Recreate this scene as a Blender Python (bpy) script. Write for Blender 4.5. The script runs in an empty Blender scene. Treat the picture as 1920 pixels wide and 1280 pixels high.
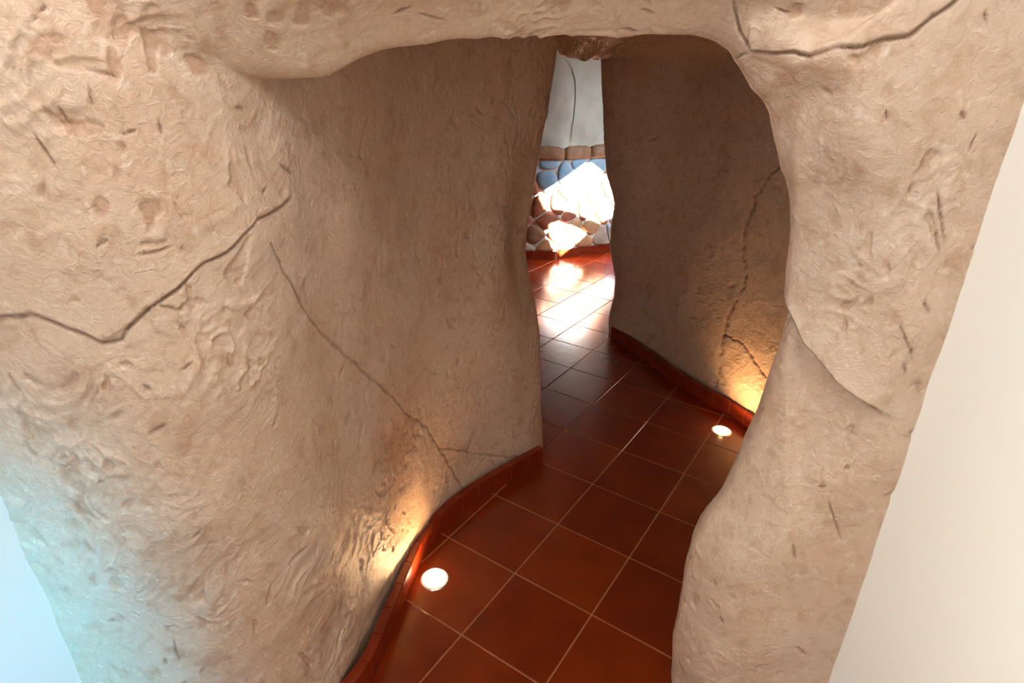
import bpy, bmesh, math, random
import numpy as np
from mathutils import Vector, Matrix

random.seed(4)
RNG = np.random.default_rng(4)
SC = bpy.context.scene
COL = SC.collection

# ------------------------------------------------------------------ camera
F_PX, PITCH, ROLL, CAM_H = 1087.5, 0.431, 0.0218, 1.5888
FW = np.array([0, math.cos(PITCH), -math.sin(PITCH)])
_R = np.array([1.0, 0, 0]); _U = np.array([0, math.sin(PITCH), math.cos(PITCH)])
RT = math.cos(ROLL)*_R + math.sin(ROLL)*_U
UP = -math.sin(ROLL)*_R + math.cos(ROLL)*_U
EYE = np.array([0, 0, CAM_H])
cam_d = bpy.data.cameras.new('camera'); cam = bpy.data.objects.new('camera', cam_d); COL.objects.link(cam)
cam_d.sensor_width = 36; cam_d.lens = F_PX/1920*36; cam_d.clip_start = 0.02
M = Matrix(((RT[0], UP[0], -FW[0], 0), (RT[1], UP[1], -FW[1], 0), (RT[2], UP[2], -FW[2], CAM_H), (0, 0, 0, 1)))
cam.matrix_world = M
SC.camera = cam

def ray(px, py): return FW + RT*(px-960)/F_PX - UP*(py-640)/F_PX
def at(px, py, Y):                       # survey: the point of a sight line at depth Y
    d = ray(px, py); return EYE + d*(Y/d[1])
def on_floor(px, py, z=0.0):
    d = ray(px, py); return EYE + d*((z-CAM_H)/d[2])
def survey(P):                            # world points -> photo coordinates
    w = P - EYE; dd = w@FW
    dd = np.where(dd < 1e-3, 1e-3, dd)
    return 960+F_PX*(w@RT)/dd, 640-F_PX*(w@UP)/dd

# ------------------------------------------------------------------ world, sun, lights, exposure
W = bpy.data.worlds.new('world'); SC.world = W; W.use_nodes = True
bgn = W.node_tree.nodes['Background']; bgn.inputs[0].default_value = (0.42, 0.66, 1.0, 1); bgn.inputs[1].default_value = 1.6
SC.view_settings.view_transform = 'Standard'; SC.view_settings.look = 'None'
SC.view_settings.gamma = 1; SC.view_settings.exposure = 0.0
try: SC.view_settings.use_curve_mapping = False
except Exception: pass
SUN_EL = math.radians(28)
SUN_DIR = np.array([-0.853*math.cos(SUN_EL), 0.522*math.cos(SUN_EL), -math.sin(SUN_EL)])
def light(name, typ, loc, target, energy, color, size=None, size_y=None, spread=None, **kw):
    l = bpy.data.lights.new(name, typ); o = bpy.data.objects.new(name, l); COL.objects.link(o)
    l.energy = energy; l.color = color
    if size:
        l.shape = 'RECTANGLE'; l.size = size; l.size_y = size_y or size
    if spread: l.spread = math.radians(spread)
    o.location = loc
    d = Vector(target)-Vector(loc)
    o.rotation_euler = d.to_track_quat('-Z', 'Y').to_euler()
    for k, v in kw.items(): setattr(l, k, v)
    return o
light('sun', 'SUN', (4, 3, 4), tuple(np.array([4, 3, 4])+SUN_DIR), 260, (1.0, 0.95, 0.86), angle=math.radians(0.6))
light('room_key_fill', 'AREA', (-0.80, -1.05, 1.75), (0.10, 1.0, 1.0), 12.5, (0.83, 0.94, 1.0), 0.22, 0.9)  # added key light behind the viewer; there is no window
light('overhead_fill', 'AREA', (-0.15, 0.47, 2.34), (-0.10, 0.84, 1.1), 15, (0.90, 0.95, 1.0), 1.4, 0.16)  # added overhead fill for the front face, kept out of the passage by the lip
light('blue_corner_fill', 'AREA', (-0.55, -0.45, 0.80), (-0.98, 0.82, 0.50), 2.7, (0.06, 0.56, 1.0), 0.2, 0.8, spread=32)  # added narrow blue beam for the left corner; there is no door
light('cream_wall_fill', 'AREA', (-0.80, -0.25, 1.5), (0.85, -0.1, 0.8), 7.0, (0.96, 0.97, 0.90), 0.2, 0.5, spread=84)  # added fill that brightens the cream wall; no fitting there
light('far_room_daylight', 'AREA', (2.3, 4.5, 1.7), (0.7, 5.4, 0.1), 22, (0.74, 0.91, 1.0), 0.8, 0.8, spread=100)

# ------------------------------------------------------------------ helpers
def tag(o, label=None, cat=None, kind=None, group=None):
    if label: o['label'] = label
    if cat: o['category'] = cat
    if kind: o['kind'] = kind
    if group: o['group'] = group
    return o
def empty(name, loc=(0, 0, 0)):
    o = bpy.data.objects.new(name, None); COL.objects.link(o); o.location = loc; o.empty_display_size = 0.1
    return o
def link_mesh(name, me, mat, parent=None):
    o = bpy.data.objects.new(name, me); COL.objects.link(o)
    if mat: me.materials.append(mat)
    if parent: o.parent = parent
    return o
def from_bm(name, bm, mat, parent=None, smooth=False):
    me = bpy.data.meshes.new(name); bmesh.ops.recalc_face_normals(bm, faces=bm.faces[:]); bm.to_mesh(me); bm.free()
    if smooth: me.shade_smooth()
    return link_mesh(name, me, mat, parent)

# numpy gradient noise
_perm = RNG.permutation(256); _perm = np.concatenate([_perm, _perm, _perm])
_g = RNG.normal(size=(256, 3)); _g /= np.linalg.norm(_g, axis=1)[:, None]
def perlin(P):
    P = np.asarray(P, float); i = np.floor(P).astype(int); f = P-i; u = f*f*f*(f*(f*6-15)+10); i &= 255
    out = 0
    for dx in (0, 1):
        wx = u[:, 0] if dx else 1-u[:, 0]
        for dy in (0, 1):
            wy = u[:, 1] if dy else 1-u[:, 1]
            for dz in (0, 1):
                wz = u[:, 2] if dz else 1-u[:, 2]
                h = _perm[_perm[_perm[(i[:, 0]+dx) & 255]+((i[:, 1]+dy) & 255)]+((i[:, 2]+dz) & 255)]
                g = _g[h]
                out = out + wx*wy*wz*(g[:, 0]*(f[:, 0]-dx)+g[:, 1]*(f[:, 1]-dy)+g[:, 2]*(f[:, 2]-dz))
    return out*1.5
def sstep(a, b, x):
    t = np.clip((x-a)/(b-a), 0, 1); return t*t*(3-2*t)

# ------------------------------------------------------------------ materials
def new_mat(name):
    m = bpy.data.materials.new(name); m.use_nodes = True
    nt = m.node_tree; b = nt.nodes['Principled BSDF']
    return m, nt, b
def N(nt, t, **kw):
    n = nt.nodes.new(t)
    for k, v in kw.items():
        if k.startswith('i_'): n.inputs[k[2:].replace('_', ' ')].default_value = v
        else: setattr(n, k, v)
    return n
def mixrgb(nt, fac, a, b, mode='MIX'):
    n = nt.nodes.new('ShaderNodeMix'); n.data_type = 'RGBA'; n.blend_type = mode
    for sock, v in ((n.inputs[0], fac), (n.inputs[6], a), (n.inputs[7], b)):
        if isinstance(v, bpy.types.NodeSocket): nt.links.new(v, sock)
        else: sock.default_value = v
    return n.outputs[2]
def ramp(nt, src, p0, p1, c0=(0, 0, 0, 1), c1=(1, 1, 1, 1)):
    r = nt.nodes.new('ShaderNodeValToRGB'); r.color_ramp.elements[0].position = p0; r.color_ramp.elements[1].position = p1
    r.color_ramp.elements[0].color = c0; r.color_ramp.elements[1].color = c1
    nt.links.new(src, r.inputs[0]); return r.outputs[0]

def rock_plaster():
    m, nt, b = new_mat('hand_smeared_plaster')
    co = N(nt, 'ShaderNodeNewGeometry').outputs['Position']
    def noise(scale, detail=4, rough=.55, dist=0.0):
        n = N(nt, 'ShaderNodeTexNoise'); n.inputs['Scale'].default_value = scale; n.inputs['Detail'].default_value = detail
        n.inputs['Roughness'].default_value = rough; n.inputs['Distortion'].default_value = dist
        nt.links.new(co, n.inputs['Vector']); return n.outputs[0]
    c = mixrgb(nt, ramp(nt, noise(4, 3), .35, .65), (0.56, 0.37, 0.25, 1), (0.58, 0.42, 0.305, 1))
    c = mixrgb(nt, ramp(nt, noise(22, 5, .6, .8), .50, .72), c, (0.45, 0.28, 0.175, 1))
    c = mixrgb(nt, ramp(nt, noise(45, 6, .65, .7), .55, .75), c, (0.69, 0.54, 0.42, 1))
    at_ = N(nt, 'ShaderNodeAttribute', attribute_name='stain')
    c = mixrgb(nt, at_.outputs['Fac'], c, (0.36, 0.17, 0.085, 1))
    ac = N(nt, 'ShaderNodeAttribute', attribute_name='crack')
    c = mixrgb(nt, ac.outputs['Fac'], c, (0.23, 0.105, 0.055, 1))
    nt.links.new(c, b.inputs['Base Color'])
    b.inputs['Roughness'].default_value = .42; b.inputs['Specular IOR Level'].default_value = .5
    bu = N(nt, 'ShaderNodeBump'); bu.inputs['Strength'].default_value = .7; bu.inputs['Distance'].default_value = .0055
    nt.links.new(noise(66, 6, .6, 1.0), bu.inputs['Height'])
    bu2 = N(nt, 'ShaderNodeBump'); bu2.inputs['Strength'].default_value = .15; bu2.inputs['Distance'].default_value = .0015
    nt.links.new(noise(240, 3, .6, .5), bu2.inputs['Height']); nt.links.new(bu.outputs[0], bu2.inputs['Normal'])
    nt.links.new(bu2.outputs[0], b.inputs['Normal'])
    return m
def simple(name, col, rough=.5, spec=.5, var=None, vscale=8, bump=None, bscale=60, bdist=.002, coat=0, emis=None):
    m, nt, b = new_mat(name)
    b.inputs['Base Color'].default_value = (*col, 1); b.inputs['Roughness'].default_value = rough
    b.inputs['Specular IOR Level'].default_value = spec; b.inputs['Coat Weight'].default_value = coat
    co = N(nt, 'ShaderNodeNewGeometry').outputs['Position']
    if var:
        n = N(nt, 'ShaderNodeTexNoise'); n.inputs['Scale'].default_value = vscale; n.inputs['Detail'].default_value = 5
        nt.links.new(co, n.inputs['Vector'])
        nt.links.new(mixrgb(nt, ramp(nt, n.outputs[0], .35, .68), (*col, 1), (*var, 1)), b.inputs['Base Color'])
    if bump:
        n = N(nt, 'ShaderNodeTexNoise'); n.inputs['Scale'].default_value = bscale; n.inputs['Detail'].default_value = 5
        nt.links.new(co, n.inputs['Vector'])
        bu = N(nt, 'ShaderNodeBump'); bu.inputs['Strength'].default_value = bump; bu.inputs['Distance'].default_value = bdist
        nt.links.new(n.outputs[0], bu.inputs['Height']); nt.links.new(bu.outputs[0], b.inputs['Normal'])
    return m
MAT_ROCK = rock_plaster()
MAT_TILE = [simple('glazed_terracotta_%s' % n, c, .19, .8, v, 7, .25, 9, .002) for n, c, v in (
    ('red', (0.190, 0.020, 0.002), (0.14, 0.014, 0.0015)), ('brown', (0.205, 0.026, 0.003), (0.16, 0.018, 0.002)),
    ('dark', (0.17, 0.018, 0.002), (0.13, 0.012, 0.0015)))]
MAT_SKIRT = simple('glazed_skirting', (0.21, 0.022, 0.005), .25, .5, (0.15, 0.014, 0.003), 12, .2, 30)
MAT_GROUT = simple('floor_grout', (0.42, 0.15, 0.06), .8, .2, (0.34, 0.11, 0.045), 25)
MAT_CREAM = simple('smooth_cream_paint', (0.86, 0.82, 0.74), .6, .3, None, 8, .08, 90, .001)
MAT_WHITE = simple('far_room_plaster', (0.50, 0.47, 0.40), .7, .25, (0.42, 0.385, 0.32), 7, .5, 14, .01)
MAT_MORTAR = simple('pale_mortar', (0.62, 0.55, 0.48), .85, .2, (0.5, 0.43, 0.37), 20, .5, 60, .004)
MAT_STONE = [simple('stone_'+n, c, .6, .4, v, 14, .6, 35, .005) for n, c, v in (
    ('rust', (0.42, 0.15, 0.08), (0.25, 0.085, 0.05)), ('brown', (0.33, 0.17, 0.09), (0.22, 0.11, 0.06)),
    ('grey', (0.42, 0.34, 0.27), (0.30, 0.22, 0.17)), ('sky_tinted', (0.20, 0.36, 0.52), (0.32, 0.42, 0.52)),  # the blue one has sky light on shaded stones put into its colour
    ('ochre', (0.50, 0.28, 0.14), (0.33, 0.17, 0.09)))]
MAT_STEEL = simple('brushed_steel', (0.75, 0.72, 0.68), .25, .5); MAT_STEEL.node_tree.nodes['Principled BSDF'].inputs['Metallic'].default_value = 1

# ------------------------------------------------------------------ the cave shell, as a run of arches
WL = -0.94                                   # smooth wall on the left
def wr_x(z): return 0.806-0.0315*(z-0.17)    # smooth wall on the right leans a little
def vert(x, y, zs, lean=0.0): return [(x+lean*z, y, z) for z in zs]
ZB = -0.03
LIP_R = [(1257,1290),(1262,1200),(1279,1120),(1285,1075),(1298,1020),(1318,978),(1352,935),(1372,895),(1400,840),(1425,790),(1447,715),
         (1468,650),(1484,590),(1492,540),(1495,480),(1497,430),(1486,375),(1467,322),(1455,270),(1445,210),(1434,188),(1412,172),(1398,145)]
LIP_T = [(612,142),(640,128),(680,106),(720,92),(790,82),(860,72),(900,70),(980,68),(1060,66),(1150,69),(1240,66),(1300,66),(1340,76),(1368,96),(1382,122)]
lip_right = [tuple(at(x, y, 1.13)) for x, y in LIP_R]
lip_right[0] = (lip_right[0][0], 1.12, ZB)
lip_top = [tuple(at(x, y, 1.13)) for x, y in LIP_T]
def shifted(pts, dx, dy, dz, far=1.0): return [(p[0]+dx, p[1]+dy, p[2]+dz) for p in pts]
EXIT_L = [(1018,868),(1018,838),(1014,760),(1012,690),(1012,630),(1003,570),(991,515),(985,470),(990,420),(1002,345),(1012,285),(1022,225),(1032,170),(1040,120),(1044,92)]
EXIT_R = [(1131,98),(1133,150),(1136,230),(1138,290),(1141,330),(1151,360),(1156,385),(1150,420),(1146,455),(1151,490),(1157,525),(1154,560),(1147,585),(1143,608),(1144,632)]
exit_left = [tuple(at(x, y, 2.25)) for x, y in EXIT_L]; exit_left[0] = (exit_left[0][0], exit_left[0][1], ZB)
exit_right = [tuple(at(x, y, 3.60)) for x, y in EXIT_R]; exit_right[-1] = (exit_right[-1][0], exit_right[-1][1], ZB)

# skirting foot lines, read off the floor
FOOT_L = [on_floor(*p) for p in ((700,1280),(728,1205),(760,1128),(779,1080),(793,1046),(822,1002),(874,954),(915,928),(956,903),(1018,868))]
FOOT_R = [on_floor(*p) for p in ((1426,820),(1395,797),(1364,775),(1332,762),(1254,712),(1204,672),(1144,632))]
def off(p, dx, dy): return (p[0]+dx, p[1]+dy)
ZS = [ZB, .1, .4, .8, 1.2, 1.5, 1.66]
def left_prof(x, y, ztop=1.74, bulge=0.0, lean=0.0):
    return [(x+lean*z/1.7+bulge*math.sin(math.pi*min(1, z/1.5))-0.0*z, y, z) for z in [ZB, .08, .2, .4, .7, 1.0, 1.3, 1.55, ztop]]
def right_prof(x, y, ztop=1.74, bulge=0.0, lean=0.0): return left_prof(x, y, ztop, bulge, lean)[::-1]
LOOPS = [
 (left_prof(-1.03, .87, 2.30), [(-1.03,.87,2.38),(-.5,.87,2.42),(0,.88,2.42),(.5,.9,2.42),(.88,.94,2.38)], right_prof(.90, .95, 2.3)),
 (left_prof(-.90, .84, 2.20), [(-.88,.84,2.25),(-.5,.86,2.28),(0,.88,2.28),(.5,.9,2.28),(.80,.94,2.25)], right_prof(.80, .95, 2.2)),
 (left_prof(-.74, .84, 1.90, -.0), [(-.70,.85,1.95),(-.4,.88,2.0),(0,.90,2.0),(.4,.93,2.0),(.70,.97,1.93)], right_prof(.70, .965, 1.85)),
 (left_prof(-.57, .89, 1.68), [(-.50,.91,1.72),(-.36,.95,1.76),(0,.98,1.77),(.35,1.0,1.77),(.58,1.02,1.70)], [(p[0]+.085, 1.00, p[2]+(.05 if p[2] > 1.3 else 0)) for p in lip_right[::-1]]),
 (left_prof(-.475, .99, 1.60), shifted(lip_top, 0, -.06, .045), [(p[0]+.028, 1.065, p[2]+(.02 if p[2] > 1.3 else 0)) for p in lip_right[::-1]]),
 (left_prof(-.435, 1.10, 1.575), lip_top, lip_right[::-1]),
 (left_prof(-.415, 1.20, 1.62, -.01), [(-.38,1.21,1.66),(-.25,1.22,1.74),(0,1.22,1.77),(.25,1.22,1.77),(.45,1.22,1.73)], [(p[0]+.045, 1.21, p[2]+(.03 if p[2] > 1.3 else 0)) for p in lip_right[::-1]]),
 (left_prof(-.375, 1.36, 1.72, -.01), [(-.33,1.38,1.78),(-.1,1.40,1.84),(.3,1.42,1.86),(.75,1.42,1.82)], right_prof(.92, 1.42, 1.72)),
 (left_prof(-.325, 1.555, 1.74, -.015), [(-.28,1.58,1.80),(0,1.62,1.86),(.5,1.66,1.87),(1.05,1.68,1.82)], right_prof(1.26, 1.68, 1.72)),
 (left_prof(-.262, 1.75, 1.74, -.01), [(-.2,1.77,1.80),(.1,1.85,1.86),(.6,1.95,1.86),(1.15,2.05,1.82)], right_prof(1.335, 2.05, 1.72)),
 (left_prof(-.15, 1.925, 1.74, -.0), [(-.08,1.95,1.80),(.2,2.08,1.84),(.7,2.3,1.85),(1.12,2.40,1.80)], right_prof(1.24, 2.42, 1.72, .0)),
 (left_prof(-.04, 2.04, 1.74, .0), [(.02,2.07,1.79),(.25,2.3,1.81),(.65,2.65,1.82),(.96,2.8,1.79)], right_prof(1.045, 2.82, 1.73, .0)),
 ([(exit_left[min(i, len(exit_left)-1)][0]-.045, 2.165, exit_left[min(i, len(exit_left)-1)][2]) for i in range(len(exit_left))], [tuple(at(*q)) for q in ((1042,72,2.2),(1070,76,2.45),(1105,80,2.75),(1150,80,3.0),(1185,72,3.25))], right_prof(.84, 3.28, 1.69, .0)),
 (exit_left, [tuple(at(*q)) for q in ((1047,101,2.32),(1062,106,2.55),(1080,109,2.8),(1100,110,3.05),(1116,109,3.35),(1126,106,3.55))], exit_right),
 (shifted(exit_left, -.03, .11, 0), [(.15,2.48,1.71),(.28,2.8,1.72),(.42,3.2,1.72),(.58,3.62,1.71),(.62,3.75,1.71)], shifted(exit_right, .03, .11, 0)),
 (left_prof(-.15, 2.55, 1.95), [(-.1,2.6,2.0),(.2,3.0,2.0),(.4,3.4,2.0),(.7,3.9,2.0),(.95,3.92,1.95)], right_prof(1.05, 3.84, 1.85)),
 (left_prof(-1.9, 2.8, 2.5), [(-1.9,2.8,2.65),(0,3.2,2.65),(.6,3.6,2.65),(1.2,3.95,2.65),(2.3,3.9,2.65)], right_prof(2.3, 3.88, 2.5)),
]
NL, NC, NR = 440, 300, 440
def resample(pts, n, endpoint=True):
    p = np.array(pts, float); d = np.r_[0, np.cumsum(np.linalg.norm(np.diff(p, axis=0), axis=1))]
    t = np.linspace(0, d[-1], n, endpoint=endpoint)
    return np.stack([np.interp(t, d, p[:, k]) for k in range(3)], 1)
def smooth1(a, it):
    for _ in range(it):
        b = a.copy(); b[1:-1] = .25*a[:-2]+.5*a[1:-1]+.25*a[2:]; a = b
    return a
rows = []
for li, (l, c, r) in enumerate(LOOPS):
    crisp = li in (5, 13)
    a = resample(l, NL); b = resample([l[-1]]+list(c)+[r[0]], NC+2)[1:-1]; cc = resample(r, NR)
    full = np.concatenate([a, b, cc])
    rows.append(smooth1(full, 6 if crisp else (25 if li in (3, 4, 6, 12, 14) else 160)))
rows = np.array(rows)                                   # loops x T x 3
SEG = [6, 44, 80, 60, 44, 32, 34, 34, 38, 42, 36, 36, 30, 22, 12, 8]
surf = []; sval = []
K = len(rows)
for i in range(K-1):
    p0 = rows[max(0, i-1)]; p1 = rows[i]; p2 = rows[i+1]; p3 = rows[min(K-1, i+2)]
    L12 = np.linalg.norm(p2-p1, axis=1, keepdims=True)+1e-6
    L01 = np.linalg.norm(p1-p0, axis=1, keepdims=True)+1e-6; L23 = np.linalg.norm(p3-p2, axis=1, keepdims=True)+1e-6
    m1 = (p2-p0)/(L01+L12)*L12 if i > 0 else (p2-p1)
    m2 = (p3-p1)/(L12+L23)*L12 if i < K-2 else (p2-p1)
    for k in range(SEG[i]):
        t = k/SEG[i]; t2, t3 = t*t, t*t*t
        surf.append((2*t3-3*t2+1)*p1+(t3-2*t2+t)*m1+(-2*t3+3*t2)*p2+(t3-t2)*m2); sval.append(i+t)
surf.append(rows[-1]); sval.append(K-1)
S = np.array(surf); sval = np.array(sval); nS, nT = S.shape[:2]
for k in range(2):                                       # a touch of smoothing along the passage, lips kept
    pass
def normals(S):
    ds = np.gradient(S, axis=0); dt = np.gradient(S, axis=1); n = np.cross(ds, dt)
    n /= np.linalg.norm(n, axis=2, keepdims=True)+1e-12; return n
Nn = normals(S)
if Nn[40, NL//2, 1] > 0: Nn = -Nn                         # out of the rock, towards the room
P = S.reshape(-1, 3); PN = Nn.reshape(-1, 3)
sv = np.repeat(sval, nT); ti = np.tile(np.arange(nT), nS)
px, py = survey(P)

def poly_dist(X, Y, poly):
    best = np.full(X.shape, 1e9)
    for (x0, y0), (x1, y1) in zip(poly[:-1], poly[1:]):
        dx, dy = x1-x0, y1-y0; L = dx*dx+dy*dy
        t = np.clip(((X-x0)*dx+(Y-y0)*dy)/L, 0, 1)
        best = np.minimum(best, np.hypot(X-x0-t*dx, Y-y0-t*dy))
    return best
# wobble so traced lines do not look drawn
wob = perlin(P*28)*5+perlin(P*70+7)*3
wx, wy = px+wob, py+perlin(P*30+31)*5

disp = perlin(P*2.3)*.010+perlin(P*5.1+3)*.0065+perlin(P*11+9)*.0035
edge_keep = np.exp(-((sv-5)/.6)**2)*(ti > NL*.97)+np.exp(-((sv-13)/.7)**2)
disp *= (1-.7*np.clip(edge_keep, 0, 1))
warp = np.stack([perlin(P*9+k*17) for k in range(3)], 1)*.05
Q = P+warp
ang = np.where(P[:, 0]*2-P[:, 1] > -.4, -.6, .65)            # strokes of the hand slope across the wall
hc = P[:, 0]*.6+P[:, 1]*.8
_c, _s = np.cos(ang), np.sin(ang)
al = hc*_c-Q[:, 2]*_s; ac_ = hc*_s+Q[:, 2]*_c
st = np.stack([al*1.0+warp[:, 0], ac_*.5+warp[:, 1], (P[:, 0]-P[:, 1])*.5+warp[:, 2]], 1)
r1 = perlin(st*26); r2 = perlin(st*52+5); r3 = perlin(Q*95+11)
clump = sstep(-.15, .45, perlin(P*7+83))
smear = (np.exp(-(r1/.16)**2)*.0026+np.exp(-(r2/.2)**2)*.0012)*(.25+1.0*clump)+perlin(Q*30+19)*.0014+r3*.0008
rough_zone = .55+.75*sstep(-.1, .35, perlin(P*3.3+21))
# hollows where the plaster was left rough, near the two floor lights
lamp_l, lamp_r = on_floor(815, 1085), on_floor(1353, 808)
for lp, rad in ((lamp_l, .62), (lamp_r, .75)):
    rough_zone += 1.5*np.exp(-(np.linalg.norm(P-lp-np.array([0, 0, .25]), axis=1)/rad*1.8)**2)
rough_zone += 4.0*np.exp(-((sv-12.6)/.7)**2)*sstep(NL+10, NL+50, ti)*sstep(NL+NC-10, NL+NC-50, ti)
inner = sstep(5.5, 6.5, sv)*(sv < 11)
rough_zone *= 1-.42*sstep(NL+NC*.6, NL+NC*.9, ti)*(sv < 6)
disp += smear*rough_zone*.92*(1-.5*inner)
# sparse gouges
gz = perlin(Q*np.array([34, 34, 20])+41)
gouge = sstep(.42, .60, gz)*sstep(0, .3, perlin(P*4+77)+.15)
disp -= gouge*.004

stain = np.zeros(len(P)); crack = np.zeros(len(P))
front = sv < 6.3
leftside = ti < NL+40
def cut(poly, mask, w, depth, dark, side=0):
    global disp
    d = poly_dist(px+perlin(P*30)*4, py+perlin(P*30+31)*4, poly)
    d = d*(1.55-.7*sstep(-.5, .5, perlin(P*16+5)))
    f = np.exp(-(d/(w*.62))**2)*mask
    disp = disp-f*depth
    np.maximum(crack, f*dark, out=crack)
    return d
ml = (sv < 13.2) & (ti < NL+60)
C1 = [(-60,585),(0,595),(60,590),(120,610),(190,642),(228,638),(245,608),(290,570),(330,545),(385,492),(425,474),(452,445),(480,412),(520,388),(545,370)]
C2 = [(505,455),(540,520),(575,585),(600,620),(640,660),(680,692),(720,730),(760,772),(800,798),(825,838),(845,880),(872,922)]
C2b = [(825,838),(870,846),(905,850),(970,857)]
mr = (sv < 5.2) & (ti > NL)
C3 = [(1372,-40),(1378,20),(1388,62),(1405,96),(1450,98),(1490,96),(1520,106),(1570,90),(1612,86),(1655,74),(1700,68),(1730,45),(1762,22),(1800,-8)]
C3b = [(1405,96),(1380,110)]
mp = (sv > 7) & (sv < 13) & (ti > NL+NC-60)
C4 = [(1475,305),(1450,326),(1420,372),(1396,440),(1397,530),(1378,570),(1360,600),(1358,628),(1350,685),(1342,730)]
C4b = [(1358,625),(1392,642),(1412,672),(1438,708),(1440,760)]
cut(C1, ml, 5.0, .006, .85); cut(C2, ml, 3.2, .004, .8); cut(C2b, ml, 3.0, .004, .75)
cut(C3, mr, 5.0, .006, .8); cut(C3b, mr, 4.0, .004, .7); cut(C4, mp, 3.0, .006, .9); cut(C4b, mp, 3.0, .006, .9)
# the plaster above the long crack stands a little proud of the plaster below it
def side_of(poly, X, Y):
    xs = [p[0] for p in poly]; ys = [p[1] for p in poly]
    return np.interp(X, xs, ys)-Y
h1 = side_of([p for p in C1 if p[0] != 228], px, py)
disp += ml*.004*sstep(-2, 3, h1)*np.exp(-np.clip(h1, 0, None)/60)*(px < 540)*(sv < 6)
h3 = side_of(C3[3:], px, py)
disp += mr*.004*sstep(-2, 3, h3)*np.exp(-np.clip(h3, 0, None)/60)*(px > 1405)
# the fold low on the right mass: the upper skin overhangs the part below
FX = [(1490,560),(1505,600),(1520,640),(1550,680),(1572,715),(1612,748),(1655,778),(1700,800)]
hx = np.interp(px, [p[0] for p in FX], [p[1] for p in FX])
below = sstep(-3, 7, py+perlin(P*18)*8-hx)*np.exp(-np.clip(py-hx, 0, None)/420)
fade = sstep(1690, 1555, px)*sstep(1380, 1440, px)
above = sstep(3, -5, py+perlin(P*18)*8-hx)*np.exp(-np.clip(hx-py, 0, None)/170)
disp += (sv < 5.3)*(ti > NL+NC)*(above*.030-below*.030)*fade*sstep(1470, 1500, px)
# short gouges read off the photograph (x, y, length, angle, width)
MARKS = [(172,185,40,80,4),(190,135,60,10,6),(450,203,20,0,4),(300,240,24,75,4),(240,248,30,-15,3),(495,357,14,-60,4),(290,470,60,-15,4),(190,455,30,-30,4),
 (320,577,50,12,4),(295,800,36,-35,7),(350,685,24,-40,3),(275,725,14,30,5),(190,900,12,-30,4),(370,995,20,-45,4),(210,1165,12,-10,4),(310,1240,10,60,5),
 (330,1220,40,75,3),(1805,216,16,60,9),(1763,410,90,82,4),(1757,460,40,75,3),(1660,215,16,80,3),(1735,575,24,60,4),(1700,640,60,70,3),(1695,690,24,80,4),
 (1570,985,70,70,3),(1845,32,20,80,5),(1745,30,16,70,4),(755,22,30,-25,5),(810,35,50,15,3),(1465,18,24,30,4),(1350,1165,12,60,3),(1430,770,14,-40,3),(1540,920,14,20,3),
 (1820,270,30,-70,3),(1490,1040,30,75,3),(75,20,40,-55,4),(120,215,30,60,4),(85,285,70,60,4),(535,315,26,45,4),(1590,885,10,0,3),(1215,25,26,20,4),(1180,60,30,5,3)]
mf = sv < 6.0
mx, my = px+perlin(P*22)*4, py+perlin(P*22+31)*4
for x, y, L, a, w in MARKS:
    a = math.radians(a); u = (mx-x)*math.cos(a)+(my-y)*math.sin(a); v = -(mx-x)*math.sin(a)+(my-y)*math.cos(a)
    f = np.exp(-np.clip(np.abs(u)-L/2*.7, 0, None)**2/(L*.18)**2-(v/(w*.75*(1-.5*np.clip(np.abs(u)/L*2, 0, 1))))**2)*mf
    disp -= f*.004; np.maximum(crack, f*.8, out=crack)
# bare clay showing where the top coat was dragged away
BARE = [(205,30,28,60,10),(225,70,12,30,5),(160,118,48,14,0),(212,110,16,40,10),(292,50,20,60,10),(285,110,14,40,10),(370,125,30,14,-35),(510,75,12,22,20),(520,40,14,12,0),
        (575,25,18,30,0),(620,20,18,16,0),(470,20,14,20,10),(140,225,24,26,0),(150,240,30,14,0),(283,402,20,26,5),(185,385,18,30,15),(90,80,30,24,0),(150,915,16,70,8),(135,885,26,16,0),
        (745,835,30,60,-25),(640,20,14,10,0),(1490,20,16,12,10)]
for x, y, a_, b_, r in BARE:
    r = math.radians(r); u = ((wx-x)*math.cos(r)-(wy-y)*math.sin(r))/a_; v = ((wx-x)*math.sin(r)+(wy-y)*math.cos(r))/b_
    d = np.sqrt(u*u+v*v)+perlin(P*26+2)*.8+perlin(P*60+2)*.35
    f = sstep(1.15, .85, d)*((sv < 6.0) if x < 700 or x > 900 else (sv > 5.5))
    np.maximum(stain, f*(.28+.3*sstep(-.4,.4,perlin(P*21+4))), out=stain); disp -= f*.0025
stain = np.maximum(stain, gouge*.30)
stain = np.maximum(stain, .35*sstep(.25, .5, perlin(P*6+61))*sstep(.0, .4, perlin(Q*24+90)))

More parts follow.
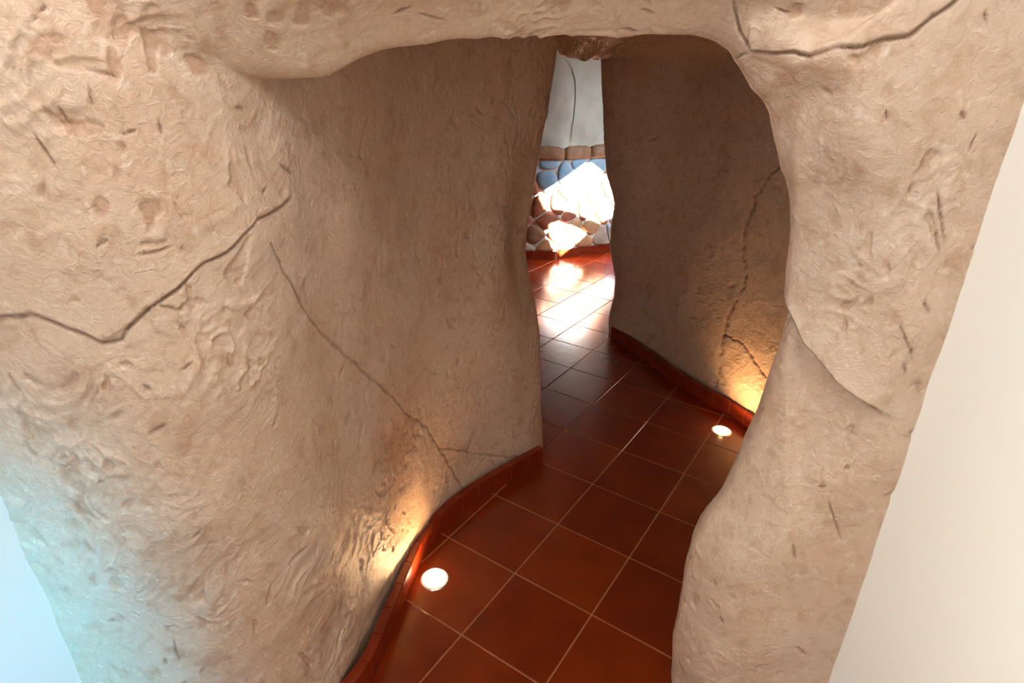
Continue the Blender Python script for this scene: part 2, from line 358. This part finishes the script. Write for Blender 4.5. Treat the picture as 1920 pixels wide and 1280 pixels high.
P2 = (P+PN*disp[:, None]).reshape(nS, nT, 3)
N2 = normals(P2)
if N2[40, NL//2, 1] > 0: N2 = -N2; FLIP = True
else: FLIP = False
def grid_part(name, i0, i1, j0, j1, mat, parent=None):
    A = P2[i0:i1+1, j0:j1+1]; a, b = A.shape[:2]
    idx = np.arange(a*b).reshape(a, b)
    q = np.stack([idx[:-1, :-1], idx[1:, :-1], idx[1:, 1:], idx[:-1, 1:]], -1).reshape(-1, 4)
    if FLIP: q = q[:, ::-1]
    me = bpy.data.meshes.new(name)
    me.vertices.add(a*b); me.vertices.foreach_set('co', A.reshape(-1).astype(np.float32))
    me.loops.add(q.size); me.loops.foreach_set('vertex_index', q.reshape(-1).astype(np.int32))
    me.polygons.add(len(q)); me.polygons.foreach_set('loop_start', np.arange(0, q.size, 4, dtype=np.int32))
    me.update(calc_edges=True); me.shade_smooth()
    for nm, arr in (('stain', stain), ('crack', crack)):
        at_ = me.attributes.new(nm, 'FLOAT', 'POINT'); at_.data.foreach_set('value', arr.reshape(nS, nT)[i0:i1+1, j0:j1+1].reshape(-1).astype(np.float32))
    me.normals_split_custom_set_from_vertices(N2[i0:i1+1, j0:j1+1].reshape(-1, 3).tolist())
    return link_mesh(name, me, mat, parent)
iLip = int(np.searchsorted(sval, 5.5)); j1_, j2_ = NL+14, NL+NC-14
tag(grid_part('wall_front', 0, iLip, 0, nT-1, MAT_ROCK), 'rough hand-smeared beige cave wall around the arched opening', 'wall', 'structure')
tag(grid_part('wall_passage_left', iLip, nS-1, 0, j1_, MAT_ROCK), 'curving brown plaster wall on the left inside the passage', 'wall', 'structure')
tag(grid_part('ceiling_passage', iLip, nS-1, j1_, j2_, MAT_ROCK), 'low rough plaster ceiling over the passage', 'ceiling', 'structure')
tag(grid_part('wall_passage_right', iLip, nS-1, j2_, nT-1, MAT_ROCK), 'cracked brown plaster wall on the right inside the passage', 'wall', 'structure')

# ------------------------------------------------------------------ near room
def slab(name, pts, thick, mat, label, cat):
    """a thick panel from a planar outline; thick is the extrusion vector"""
    bm = bmesh.new(); vs = [bm.verts.new(p) for p in pts]; f = bm.faces.new(vs)
    r = bmesh.ops.extrude_face_region(bm, geom=[f])
    bmesh.ops.translate(bm, vec=thick, verts=[g for g in r['geom'] if isinstance(g, bmesh.types.BMVert)])
    return tag(from_bm(name, bm, mat), label, cat, 'structure')
slab('wall_left', [(WL, -1.6, -.02), (WL, 1.1, -.02), (WL, 1.1, 2.4), (WL, -1.6, 2.4)], (-.12, 0, 0), MAT_CREAM, 'smooth white painted wall at the bottom left corner, tinted by the added blue beam', 'wall')
slab('wall_right', [(wr_x(0), -1.6, -.02), (wr_x(0), 1.1, -.02), (wr_x(2.4), 1.1, 2.4), (wr_x(2.4), -1.6, 2.4)], (.12, 0, 0), MAT_CREAM, 'smooth cream painted wall along the right edge of the rock', 'wall')
slab('wall_back', [(-1.1, -1.6, -.02), (1.0, -1.6, -.02), (1.0, -1.6, 2.4), (-1.1, -1.6, 2.4)], (0, -.12, 0), MAT_CREAM, 'plain cream wall behind the viewer', 'wall')
slab('ceiling', [(-1.1, -1.7, 2.36), (1.0, -1.7, 2.36), (1.0, 1.2, 2.36), (-1.1, 1.2, 2.36)], (0, 0, .1), MAT_CREAM, 'plain cream ceiling of the near room', 'ceiling')

# ------------------------------------------------------------------ floor: grout bed and single tiles
T = 0.30; TX0, TY0, TYAW = -0.80346, 1.34145, -0.5845
ca, sa = math.cos(TYAW), math.sin(TYAW)
bm = bmesh.new(); bmesh.ops.create_cube(bm, size=1, matrix=Matrix.Translation((.6, 2.3, -.0518)) @ Matrix.Diagonal((7.4, 8.4, .1, 1)))
floor_o = tag(from_bm('floor', bm, MAT_GROUT), 'glazed red-brown terracotta tile floor with pale grout lines', 'floor', 'structure')
def tile_mesh(name, w, h, th, bev, mat):
    bm = bmesh.new(); bmesh.ops.create_cube(bm, size=1, matrix=Matrix.Translation((0, 0, -th/2)) @ Matrix.Diagonal((w, h, th, 1)))
    top = [e for e in bm.edges if all(v.co.z > -th*.1 for v in e.verts)]
    bmesh.ops.bevel(bm, geom=top, offset=bev, segments=2, affect='EDGES', profile=.5)
    me = bpy.data.meshes.new(name); bm.to_mesh(me); bm.free(); me.materials.append(mat); return me
tmeshes = [tile_mesh('floor_tile', T-.0055, T-.0055, .008, .0012, m) for m in MAT_TILE]
cells = []
for i in range(-14, 16):
    for j in range(-12, 22):
        u, v = i+.5, j+.5
        X = (ca*u-sa*v)*T+TX0; Y = (sa*u+ca*v)*T+TY0
        left = np.interp(Y, [.4, 1.0, 1.6, 2.05, 2.3, 2.6, 5.8], [-1.0, -.65, -.45, -.2, -.05, -.9, -1.1])
        right = np.interp(Y, [.4, 1.1, 1.3, 1.9, 2.4, 3.4, 3.7, 4.0, 5.8], [.9, .75, 1.2, 1.45, 1.4, 1.0, .95, 2.4, 2.8])
        if .0 < Y < 6.1 and left-.1 < X < right+.1: cells.append((Y, X, i, j))
cells.sort()
for Y, X, i, j in cells[:298]:
    o = bpy.data.objects.new('floor_tile', tmeshes[random.choice((0, 0, 1, 2))]); COL.objects.link(o); o.parent = floor_o
    o.location = (X, Y, random.uniform(-.0002, .0003))
    o.rotation_euler = (random.uniform(-.0012, .0012), random.uniform(-.0012, .0012), TYAW+random.choice((0, 1, 2, 3))*math.pi/2)

# ------------------------------------------------------------------ skirtings of short upright tiles
def chain(pts, step):
    p = np.array(pts)[:, :2]; d = np.r_[0, np.cumsum(np.linalg.norm(np.diff(p, axis=0), axis=1))]
    n = max(1, round(d[-1]/step)); t = np.linspace(0, d[-1], n+1)
    return np.stack([np.interp(t, d, p[:, 0]), np.interp(t, d, p[:, 1])], 1)
def skirting(name, pts, step, hgt, back, label, top=None, smooth=4):
    """pts: foot line seen from the room; back: side the wall is on (+1 left of travel)"""
    dense = smooth1(chain(pts, .01), smooth*10)
    grp = tag(empty(name), label, 'baseboard', 'structure')
    cum = np.r_[0, np.cumsum(np.linalg.norm(np.diff(dense, axis=0), axis=1))]
    n = max(1, round(cum[-1]/step))
    for k in range(n):
        a, b = cum[-1]*k/n, cum[-1]*(k+1)/n-.003
        ts = np.linspace(a, b, 5); fx = np.interp(ts, cum, dense[:, 0]); fy = np.interp(ts, cum, dense[:, 1])
        bm = bmesh.new(); dz = random.uniform(-.002, .002)
        ring = []
        for i in range(5):
            i0, i1 = max(0, i-1), min(4, i+1); tx, ty = fx[i1]-fx[i0], fy[i1]-fy[i0]; l = math.hypot(tx, ty); nx, ny = -ty/l*back, tx/l*back
            sec = [(0, -.002), (0, hgt+dz-.003), (.003, hgt+dz), (.028, hgt+dz), (.028, -.002)]
            ring.append([bm.verts.new((fx[i]+nx*s, fy[i]+ny*s, z)) for s, z in sec])
        for i in range(4):
            for q in range(5): bm.faces.new((ring[i][q], ring[i+1][q], ring[i+1][(q+1) % 5], ring[i][(q+1) % 5]))
        bm.faces.new(ring[0]); bm.faces.new(ring[-1][::-1])
        from_bm('skirting_tile', bm, MAT_SKIRT, grp)
    # the grout bed the tiles are set in
    bm = bmesh.new(); ring = []
    for i in range(0, len(dense), 4):
        i0, i1 = max(0, i-1), min(len(dense)-1, i+1); t_ = dense[i1]-dense[i0]; t_ = t_/np.linalg.norm(t_); nx, ny = -t_[1]*back, t_[0]*back
        ring.append([bm.verts.new((dense[i][0]+nx*s, dense[i][1]+ny*s, z)) for s, z in ((.0022, -.002), (.0022, hgt-.004), (.03, hgt-.004), (.03, -.002))])
    for a, b in zip(ring[:-1], ring[1:]):
        for q in range(4): bm.faces.new((a[q], b[q], b[(q+1) % 4], a[(q+1) % 4]))
    from_bm('grout_bed', bm, MAT_GROUT, grp)
    return grp
fl = [(-.47, .93)]+[tuple(p[:2]) for p in FOOT_L]
skirting('baseboard_left', fl, .095, .085, 1, 'red-brown tile baseboard curving along the left passage wall')
fr = [(1.31, 2.15)]+[tuple(p[:2]) for p in FOOT_R]
skirting('baseboard_right', fr, .10, .078, -1, 'red-brown tile baseboard along the right passage wall')

# ------------------------------------------------------------------ far room
FAR = [tuple(on_floor(*p)[:2]) for p in ((984,485),(1043,486),(1080,479),(1149,468))]
far_line = [(-1.9, 4.3), (-1.2, 5.0), (-.5, 5.32)]+FAR+[(1.7, 6.0), (2.6, 6.1), (3.1, 5.75)]
skirting('baseboard_far', far_line, .25, .072, 1, 'low tile baseboard under the stone wall of the far room', smooth=1)
fd = smooth1(chain(far_line, .02), 30)
fcum = np.r_[0, np.cumsum(np.linalg.norm(np.diff(fd, axis=0), axis=1))]
def far_pt(u, z, o):                # o = distance in front of the wall face
    x = np.interp(u, fcum, fd[:, 0]); y = np.interp(u, fcum, fd[:, 1])
    x1 = np.interp(u+.02, fcum, fd[:, 0]); y1 = np.interp(u+.02, fcum, fd[:, 1]); x0 = np.interp(u-.02, fcum, fd[:, 0]); y0 = np.interp(u-.02, fcum, fd[:, 1])
    l = math.hypot(x1-x0, y1-y0); nx, ny = (y1-y0)/l, -(x1-x0)/l
    return (x+nx*(o-.02), y+ny*(o-.02), z)
UT = fcum[-1]
def far_sheet(name, z0, z1, o0, mat, parent, nz=20, amp=0.0):
    bm = bmesh.new(); nu = 220; g = []
    for i in range(nu+1):
        col_ = []
        for k in range(nz+1):
            z = z0+(z1-z0)*k/nz; u = UT*i/nu
            q = np.array([[u*3, z*3, 1.0]]); o = o0+amp*float(perlin(q)[0])+amp*.4*float(perlin(q*3)[0])
            col_.append(bm.verts.new(far_pt(u, z, o)))
        g.append(col_)
    for i in range(nu):
        for k in range(nz): bm.faces.new((g[i][k], g[i+1][k], g[i+1][k+1], g[i][k+1]))
    return from_bm(name, bm, mat, parent, True)
ST_TOP = .90
wall_far = tag(far_sheet('wall_far', -.02, ST_TOP+.03, 0.0, MAT_MORTAR, None, 6), 'curved far-room wall with a stone-clad lower half and pale plaster above', 'wall', 'structure')
far_sheet('upper_plaster', ST_TOP+.02, 2.62, -.012, MAT_WHITE, wall_far, 40, .02)
# stones: clipped cells of scattered seeds
def clip(poly, nx, ny, c):
    out = []
    for i in range(len(poly)):
        a, b = poly[i], poly[(i+1) % len(poly)]; da = a[0]*nx+a[1]*ny-c; db = b[0]*nx+b[1]*ny-c
        if da <= 0: out.append(a)
        if (da < 0 < db) or (db < 0 < da):
            t = da/(da-db); out.append((a[0]+(b[0]-a[0])*t, a[1]+(b[1]-a[1])*t))
    return out
seeds = []
U0, U1 = 0.9, UT-.7
for k in range(6000):
    p = (random.uniform(U0, U1), random.uniform(.06, ST_TOP))
    if all((p[0]-q[0])**2+((p[1]-q[1])*1.1)**2 > .150**2 for q in seeds): seeds.append(p)
def u_of(x): return float(np.interp(x, fd[:, 0], fcum))
for s in seeds:
    poly = [(s[0]-.4, .074), (s[0]+.4, .074), (s[0]+.4, ST_TOP), (s[0]-.4, ST_TOP)]
    for q in seeds:
        if q is s or abs(q[0]-s[0]) > .6: continue
        dx, dy = q[0]-s[0], q[1]-s[1]; l = math.hypot(dx, dy); nx, ny = dx/l, dy/l
        poly = clip(poly, nx, ny, (s[0]+q[0])/2*nx+(s[1]+q[1])/2*ny-.008)
        if len(poly) < 3: break
    if len(poly) < 3: continue
    # round the corners
    for _ in range(2):
        poly = [w for i in range(len(poly)) for w in (
            (poly[i][0]*.78+poly[(i+1) % len(poly)][0]*.22, poly[i][1]*.78+poly[(i+1) % len(poly)][1]*.22),
            (poly[i][0]*.22+poly[(i+1) % len(poly)][0]*.78, poly[i][1]*.22+poly[(i+1) % len(poly)][1]*.78))]
    proud = random.uniform(.010, .024)
    cx = sum(p[0] for p in poly)/len(poly); cy = sum(p[1] for p in poly)/len(poly)
    bm = bmesh.new(); rings = []
    for f, o in ((1.0, -.005), (1.0, proud*.6), (.90, proud), (.5, proud+random.uniform(-.002, .006))):
        rings.append([bm.verts.new(far_pt(cx+(p[0]-cx)*f, cy+(p[1]-cy)*f, o+random.uniform(-.0012, .0012))) for p in poly])
    n = len(poly)
    for a, b in zip(rings[:-1], rings[1:]):
        for i in range(n): bm.faces.new((a[i], a[(i+1) % n], b[(i+1) % n], b[i]))
    bm.faces.new(rings[-1])
    X = far_pt(cx, cy, 0)[0]
    if cy > .70 and X < .9: mi = random.choice((3, 3, 3, 2))  # top stones mostly get the painted sky-blue shade
    elif X > .92: mi = random.choice((3, 3, 2))  # right end mostly in painted sky-blue shade too
    elif X > .45 and cy < .3: mi = random.choice((2, 4, 2))
    else: mi = random.choice((0, 0, 1, 2, 4, 0))
    from_bm('stone', bm, MAT_STONE[mi], wall_far, True)
# coping of rough blocks on top of the stone cladding
u = U0
while u < U1:
    w = random.uniform(.18, .30); hz = random.uniform(.10, .125); pr = random.uniform(.02, .045)
    bm = bmesh.new(); ring = []
    sec = [(-.02, ST_TOP+.004), (pr*.8, ST_TOP+.006), (pr, ST_TOP+.03), (pr*.95, ST_TOP+hz*.75), (pr*.5, ST_TOP+hz), (-.03, ST_TOP+hz)]
    for i in range(6):
        f = i/5; e = 1-.18*(abs(f-.5)*2)**4
        ring.append([bm.verts.new(far_pt(u+.005+(w-.01)*f, ST_TOP+(z-ST_TOP)*e+random.uniform(-.003, .003), o*e+random.uniform(-.002, .002))) for o, z in sec])
    for i in range(5):
        for q in range(6): bm.faces.new((ring[i][q], ring[i+1][q], ring[i+1][(q+1) % 6], ring[i][(q+1) % 6]))
    bm.faces.new(ring[0]); bm.faces.new(ring[-1][::-1])
    from_bm('coping_stone', bm, MAT_STONE[random.choice((1, 4, 1, 2))], wall_far, True)
    u += w

# hairline crack down the far plaster
def crack_strip():
    line = [(1062,112,2),(1074,128,5),(1080,150,6),(1081,185,5),(1079,220,5),(1076,250,4),(1074,266,2)]
    bm = bmesh.new(); prev = None
    for x, y, w in line:
        d = ray(x, y); p = None
        for a, b in zip(fd[:-1], fd[1:]):
            t = (a[1]+.035)/d[1]; X = d[0]*t
            if a[0] <= X <= b[0]: p = EYE+d*t; break
        if p is None: continue
        u_ = float(np.interp(p[0], fd[:, 0], fcum)); w *= .0007
        o_ = -.012+.02*float(perlin(np.array([[u_*3, p[2]*3, 1.0]]))[0])+.008*float(perlin(np.array([[u_*9, p[2]*9, 3.0]]))[0])+.0035
        cur = [bm.verts.new(far_pt(u_-w, p[2], o_)), bm.verts.new(far_pt(u_, p[2], o_+.0015)), bm.verts.new(far_pt(u_+w, p[2], o_))]
        if prev:
            for k in (0, 1): bm.faces.new((prev[k], prev[k+1], cur[k+1], cur[k]))
        prev = cur
    from_bm('crack', bm, simple('crack_dirt', (0.16, 0.12, 0.09), .9, .1), wall_far)
crack_strip()

# unseen wall added to shape the sun: openings are the sunlit patch traced back
def hit_far(px_, py_):
    d = ray(px_, py_); lo = None
    for a, b in zip(fd[:-1], fd[1:]):
        # solve EYE.xy + d.xy*t on segment a-b
        ex, ey = b-a; det = d[0]*(-ey)+d[1]*ex
        if abs(det) < 1e-12: continue
        t = (a[0]*(-ey)+a[1]*ex)/det; s_ = (d[0]*a[1]-d[1]*a[0])/det
        if ex != 0: s_ = (d[0]*t-a[0])/ex
        if 0 <= s_ <= 1 and t > 0 and (lo is None or t < lo): lo = t
    return EYE+d*lo
PA = [(1052,306),(1075,301),(1110,303),(1140,327),(1153,365),(1170,385),(1168,396),(1125,418),(1102,408),(1080,398),(1060,392),(1041,390),(1022,390),(1013,371),(1013,350),(1030,333)]
PB = [(1029,418),(1048,412),(1075,422),(1104,434),(1085,452),(1066,468),(1050,480),(1036,460)]
WA, WB = np.array([2.2, 3.88]), np.array([3.15, 5.75])
wd = (WB-WA)/np.linalg.norm(WB-WA); wn = np.array([-wd[1], wd[0]])
def to_sun_mask(p):
    t = ((p[:2]-WA)@wn)/(SUN_DIR[:2]@wn)
    q = p-SUN_DIR*t; return (float((q[:2]-WA)@wd), float(q[2]))
holes = [[to_sun_mask(hit_far(*q)) for q in poly] for poly in (PA, PB)]
bm = bmesh.new(); LW = float(np.linalg.norm(WB-WA))
def w3(s, z, o=0.0): return (WA[0]+wd[0]*s-wn[0]*o, WA[1]+wd[1]*s-wn[1]*o, z)
edges = []
for loop in [[(-.1, -.02), (LW+.1, -.02), (LW+.1, 2.62), (-.1, 2.62)]]+holes:
    vs = [bm.verts.new(w3(*q)) for q in loop]
    edges += [bm.edges.new((vs[i], vs[(i+1) % len(vs)])) for i in range(len(vs))]
bmesh.ops.triangle_fill(bm, edges=edges, use_beauty=True)
r = bmesh.ops.extrude_face_region(bm, geom=bm.faces[:])
bmesh.ops.translate(bm, vec=(-wn[0]*-.03*-1, -wn[1]*-.03*-1, 0), verts=[g for g in r['geom'] if isinstance(g, bmesh.types.BMVert)])
tag(from_bm('wall_sun_mask', bm, MAT_WHITE), 'unseen pale far-room wall added with openings that shape the sun patch', 'wall', 'structure')
slab('ceiling_far', [(-2.1, 2.5, 2.58), (3.4, 2.5, 2.58), (3.4, 6.5, 2.58), (-2.1, 6.5, 2.58)], (0, 0, .1), MAT_WHITE, 'pale plaster ceiling of the far room', 'ceiling')
slab('wall_far_left', [(-1.85, 2.7, -.02), (-1.85, 4.5, -.02), (-1.85, 4.5, 2.62), (-1.85, 2.7, 2.62)], (-.1, 0, 0), MAT_WHITE, 'pale side wall of the far room, hidden round the left corner', 'wall')
slab('wall_far_right', [(1.9, 3.95, -.02), (2.3, 3.95, -.02), (2.3, 3.95, 2.62), (1.9, 3.95, 2.62)], (0, -.06, 0), MAT_WHITE, 'short pale wall piece beside the sun openings of the far room', 'wall')

# ------------------------------------------------------------------ recessed floor lights
def lens_mat():
    m, nt, b = new_mat('lit_frosted_lens')
    b.inputs['Base Color'].default_value = (1, .9, .75, 1); b.inputs['Roughness'].default_value = .3
    co = N(nt, 'ShaderNodeTexCoord'); ln = N(nt, 'ShaderNodeVectorMath', operation='LENGTH'); nt.links.new(co.outputs['Object'], ln.inputs[0])
    mr_ = N(nt, 'ShaderNodeMapRange'); mr_.interpolation_type = 'SMOOTHERSTEP'
    nt.links.new(ln.outputs['Value'], mr_.inputs['Value'])
    mr_.inputs['From Min'].default_value = .020; mr_.inputs['From Max'].default_value = .046; mr_.inputs['To Min'].default_value = 45; mr_.inputs['To Max'].default_value = .35
    b.inputs['Emission Color'].default_value = (1.0, .70, .40, 1)
    nt.links.new(mr_.outputs[0], b.inputs['Emission Strength'])
    return m
MAT_LENS = lens_mat()
def lathe(prof, n=40):
    bm = bmesh.new(); rs = []
    for r_, z in prof: rs.append([bm.verts.new((r_*math.cos(2*math.pi*k/n), r_*math.sin(2*math.pi*k/n), z)) for k in range(n)])
    for a, b in zip(rs[:-1], rs[1:]):
        for k in range(n): bm.faces.new((a[k], a[(k+1) % n], b[(k+1) % n], b[k]))
    if prof[-1][0] < .004: bm.faces.new(rs[-1])
    return bm
def floor_light(loc, label, energy, aim):
    root = tag(empty('floor_light', (loc[0], loc[1], 0)), label, 'floor light', None, 'recessed lights along the passage floor')
    from_bm('housing_rim', lathe([(.046, .0004), (.0462, .0022), (.0475, .0028), (.050, .0022), (.0515, .0004)]), MAT_STEEL, root, True)
    from_bm('lens', lathe([(.046, .0012), (.042, .005), (.034, .009), (.022, .012), (.010, .0135), (.002, .014)]), MAT_LENS, root, True)
    g = bpy.data.lights.new('glow', 'POINT'); g.energy = .36; g.color = (1.0, .55, .22); g.shadow_soft_size = .012
    go = bpy.data.objects.new('glow', g); COL.objects.link(go); go.parent = root; go.location = (0, 0, .021)
    l = bpy.data.lights.new('bulb', 'AREA'); l.shape = 'DISK'; l.size = .06; l.energy = energy; l.color = (1.0, .58, .25); l.spread = math.radians(112)
    o = bpy.data.objects.new('bulb', l); COL.objects.link(o); o.parent = root; o.location = (0, 0, .018); o.rotation_euler = Vector(aim).to_track_quat('-Z', 'Y').to_euler()
    return root
floor_light(lamp_l, 'lit round recessed floor light by the near left baseboard', 1.2, (-.42, .25, 1))
floor_light(lamp_r, 'lit round recessed floor light by the right passage baseboard', 1.7, (.42, .25, 1))
